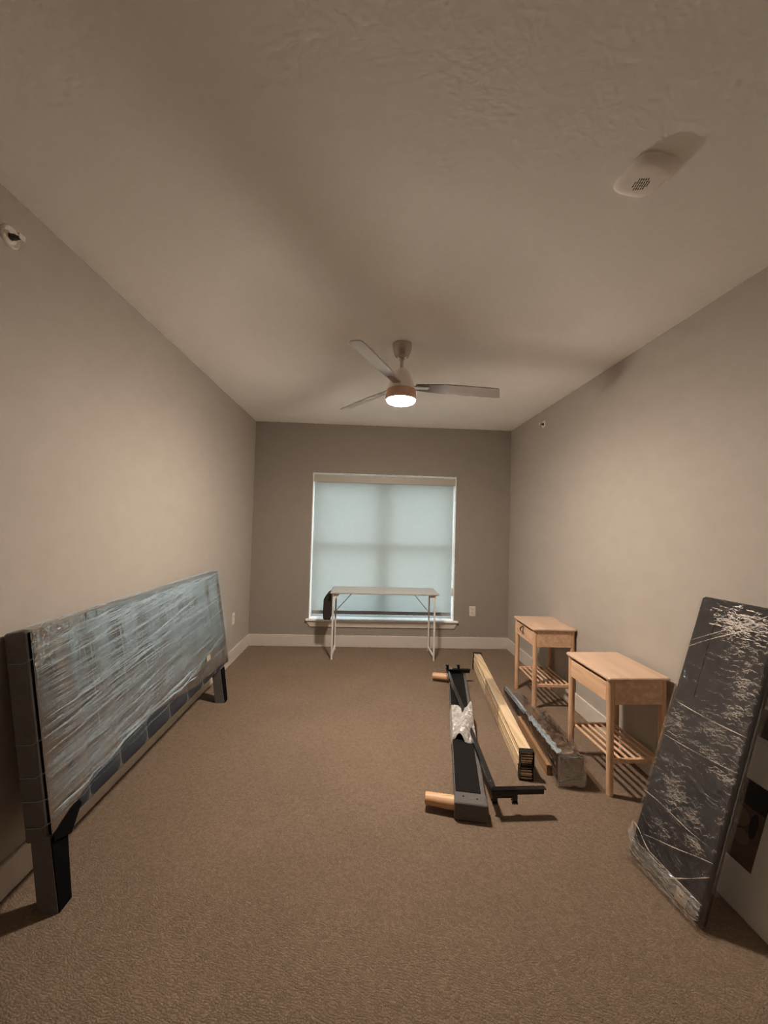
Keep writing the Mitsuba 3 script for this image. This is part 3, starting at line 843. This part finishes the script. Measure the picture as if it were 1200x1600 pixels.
def panel_film(U, V):
    """Sheet that wraps the face and turns back over both long edges and the top."""
    a = (U - 0.5) * (PW + 0.10)
    u = PW / 2 + np.clip(a, -PW / 2 - 0.003, PW / 2 + 0.003)
    back = np.clip(np.abs(a) - PW / 2, 0, 1)
    b = V * (PL + 0.05)
    v = np.clip(b, 0.016, PL + 0.003)
    top = np.clip(b - PL, 0, 1)
    r = 0.012
    ed = np.minimum(np.minimum(u, PW - u), PL - v)
    w = 0.002 - r * np.clip(1 - ed / r, 0, 1) ** 2 - np.minimum(np.maximum(back, top), 0.036)
    patch = meshkit.fbm(np.c_[u * 7 + v, v * 5 - u * 3, 0 * u], 2, 64)
    band = np.clip(patch * 2.6 - 0.75, 0.06, 1.0)
    q1 = np.c_[u * 9 + v * 4, v * 78 + u * 38, 0 * u]
    q2 = np.c_[u * 14 - v * 3, v * 46 + u * 14, np.ones_like(u)]
    h = 0.0052 * ridge(q1, 61) * band + 0.0035 * ridge(q2, 62) * np.clip(1.2 - band, 0.1, 1) + 0.0008 * meshkit.noise(np.c_[u * 190, v * 190, 0 * u], 63)
    return ppt(u, v, w + h * np.clip(1 - 12 * (back + top), 0.3, 1))


obj("plastic_wrap", grid(panel_film, 190, 520), "film_panel", pn, "wrinkled clear stretch film", smooth=True)
sp = []  # pale strips painted as lamp glints, plus crease and hem lines
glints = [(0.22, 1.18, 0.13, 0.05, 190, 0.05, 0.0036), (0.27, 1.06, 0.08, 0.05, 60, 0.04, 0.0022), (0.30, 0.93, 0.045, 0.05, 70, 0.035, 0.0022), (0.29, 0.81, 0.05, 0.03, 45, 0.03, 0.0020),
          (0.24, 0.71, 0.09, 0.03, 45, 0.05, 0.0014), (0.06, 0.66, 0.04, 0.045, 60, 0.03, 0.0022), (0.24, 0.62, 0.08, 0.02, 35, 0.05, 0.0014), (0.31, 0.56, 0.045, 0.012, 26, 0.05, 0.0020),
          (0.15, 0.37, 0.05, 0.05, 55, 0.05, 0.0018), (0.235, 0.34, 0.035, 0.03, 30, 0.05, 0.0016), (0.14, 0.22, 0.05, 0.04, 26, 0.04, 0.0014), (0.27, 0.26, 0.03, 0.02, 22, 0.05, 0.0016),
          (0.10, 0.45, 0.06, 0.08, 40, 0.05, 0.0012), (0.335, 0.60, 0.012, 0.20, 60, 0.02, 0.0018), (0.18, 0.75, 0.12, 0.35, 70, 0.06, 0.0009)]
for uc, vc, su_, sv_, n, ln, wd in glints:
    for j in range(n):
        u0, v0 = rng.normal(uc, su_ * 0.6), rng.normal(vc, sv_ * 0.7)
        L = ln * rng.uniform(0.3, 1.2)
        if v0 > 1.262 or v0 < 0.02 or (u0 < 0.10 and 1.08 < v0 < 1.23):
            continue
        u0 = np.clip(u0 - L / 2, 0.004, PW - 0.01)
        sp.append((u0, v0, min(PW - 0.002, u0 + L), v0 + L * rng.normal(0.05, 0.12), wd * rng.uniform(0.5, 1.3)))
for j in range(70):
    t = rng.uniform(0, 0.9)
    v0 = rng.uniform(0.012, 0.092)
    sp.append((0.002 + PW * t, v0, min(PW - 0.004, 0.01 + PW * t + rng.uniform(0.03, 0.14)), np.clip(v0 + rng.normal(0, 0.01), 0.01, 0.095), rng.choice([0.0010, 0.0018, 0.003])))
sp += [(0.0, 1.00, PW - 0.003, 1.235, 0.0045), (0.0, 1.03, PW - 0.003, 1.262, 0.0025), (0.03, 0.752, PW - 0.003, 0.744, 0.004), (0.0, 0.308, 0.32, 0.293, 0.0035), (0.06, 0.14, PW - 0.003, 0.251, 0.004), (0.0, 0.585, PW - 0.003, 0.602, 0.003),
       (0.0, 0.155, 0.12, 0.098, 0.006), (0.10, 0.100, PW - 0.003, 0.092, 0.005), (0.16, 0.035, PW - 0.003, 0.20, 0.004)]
obj("film_strips", strips(ppt, sp, lambda u, v: 0.0075 + 0 * u), "film_crease_glint", pn, "pale strips painted as lamp glints among film creases", kind="stuff", smooth=True)
hem = grid(lambda U, V: ppt(-0.004 + (PW + 0.004) * U, 0.012 + (0.085 + 0.06 * np.clip(1 - U * 5, 0, 1)) * V, 0.009 + 0.010 * np.sin(V * 3.1) + 0.008 * ridge(np.c_[U * 6, V * 7, 0 * U], 71) + 0.002 * meshkit.noise(np.c_[U * 60, V * 24, 0 * U], 3)), 110, 36)
obj("bunched_film", hem, "film_clear", pn, "bunched film at the foot", smooth=True)
lab = obj("shipping_label", pp(box([0.250, 0.030, 0.004], [0.300, 0.078, 0.0052], 0.0004)), "paper_label", pn, "small tan paper label")
obj("label_mark", pp(box([0.268, 0.050, 0.005], [0.277, 0.059, 0.0058])), "print_brown", lab, smooth=False)

# ------------------------------------------------------------------ white carton behind it
ct = thing("printed_carton", "flat white carton with dark photo prints leaning behind the wrapped footboard", "carton")
ca = math.radians(17)
CO = np.array([1.522, 1.64, 0.0])
cu, cv = np.array([0.0, -1.0, 0.0]), np.array([math.sin(ca), 0, math.cos(ca)])
cn = np.cross(cu, cv)


def cp(m):
    return place(m, CO, cu, cv, cn)


obj("sleeve", cp(box([-0.22, 0.0, -0.045], [0.60, 0.80, 0.0], 0.002)), "carton_white", ct)
for v0 in (0.165, 0.672):
    pr = obj("photo_print", cp(box([-0.16, v0, -0.0004], [0.080, v0 + 0.325 if v0 < 0.5 else 0.79, 0.0006])), "print_brown", ct, "brown photograph print", smooth=False)
    if v0 < 0.5:
        obj("dark_band", cp(box([-0.16, v0 + 0.225, 0.0004], [0.080, v0 + 0.325, 0.0010])), "print_dark", pr, smooth=False)
        for (a, b, ra, rb, mname) in ((0.045, 0.165, 0.016, 0.050, "print_dark"), (-0.02, 0.17, 0.045, 0.04, "print_tan"), (0.012, 0.10, 0.03, 0.03, "print_tan")):
            el = Polygon([(a + ra * math.cos(t), v0 + b + rb * math.sin(t)) for t in np.linspace(0, 6.283, 24)[:-1]])
            obj("print_shape", cp(extr(el, 0.0012 if mname == "print_dark" else 0.0009)), mname, pr, smooth=False)
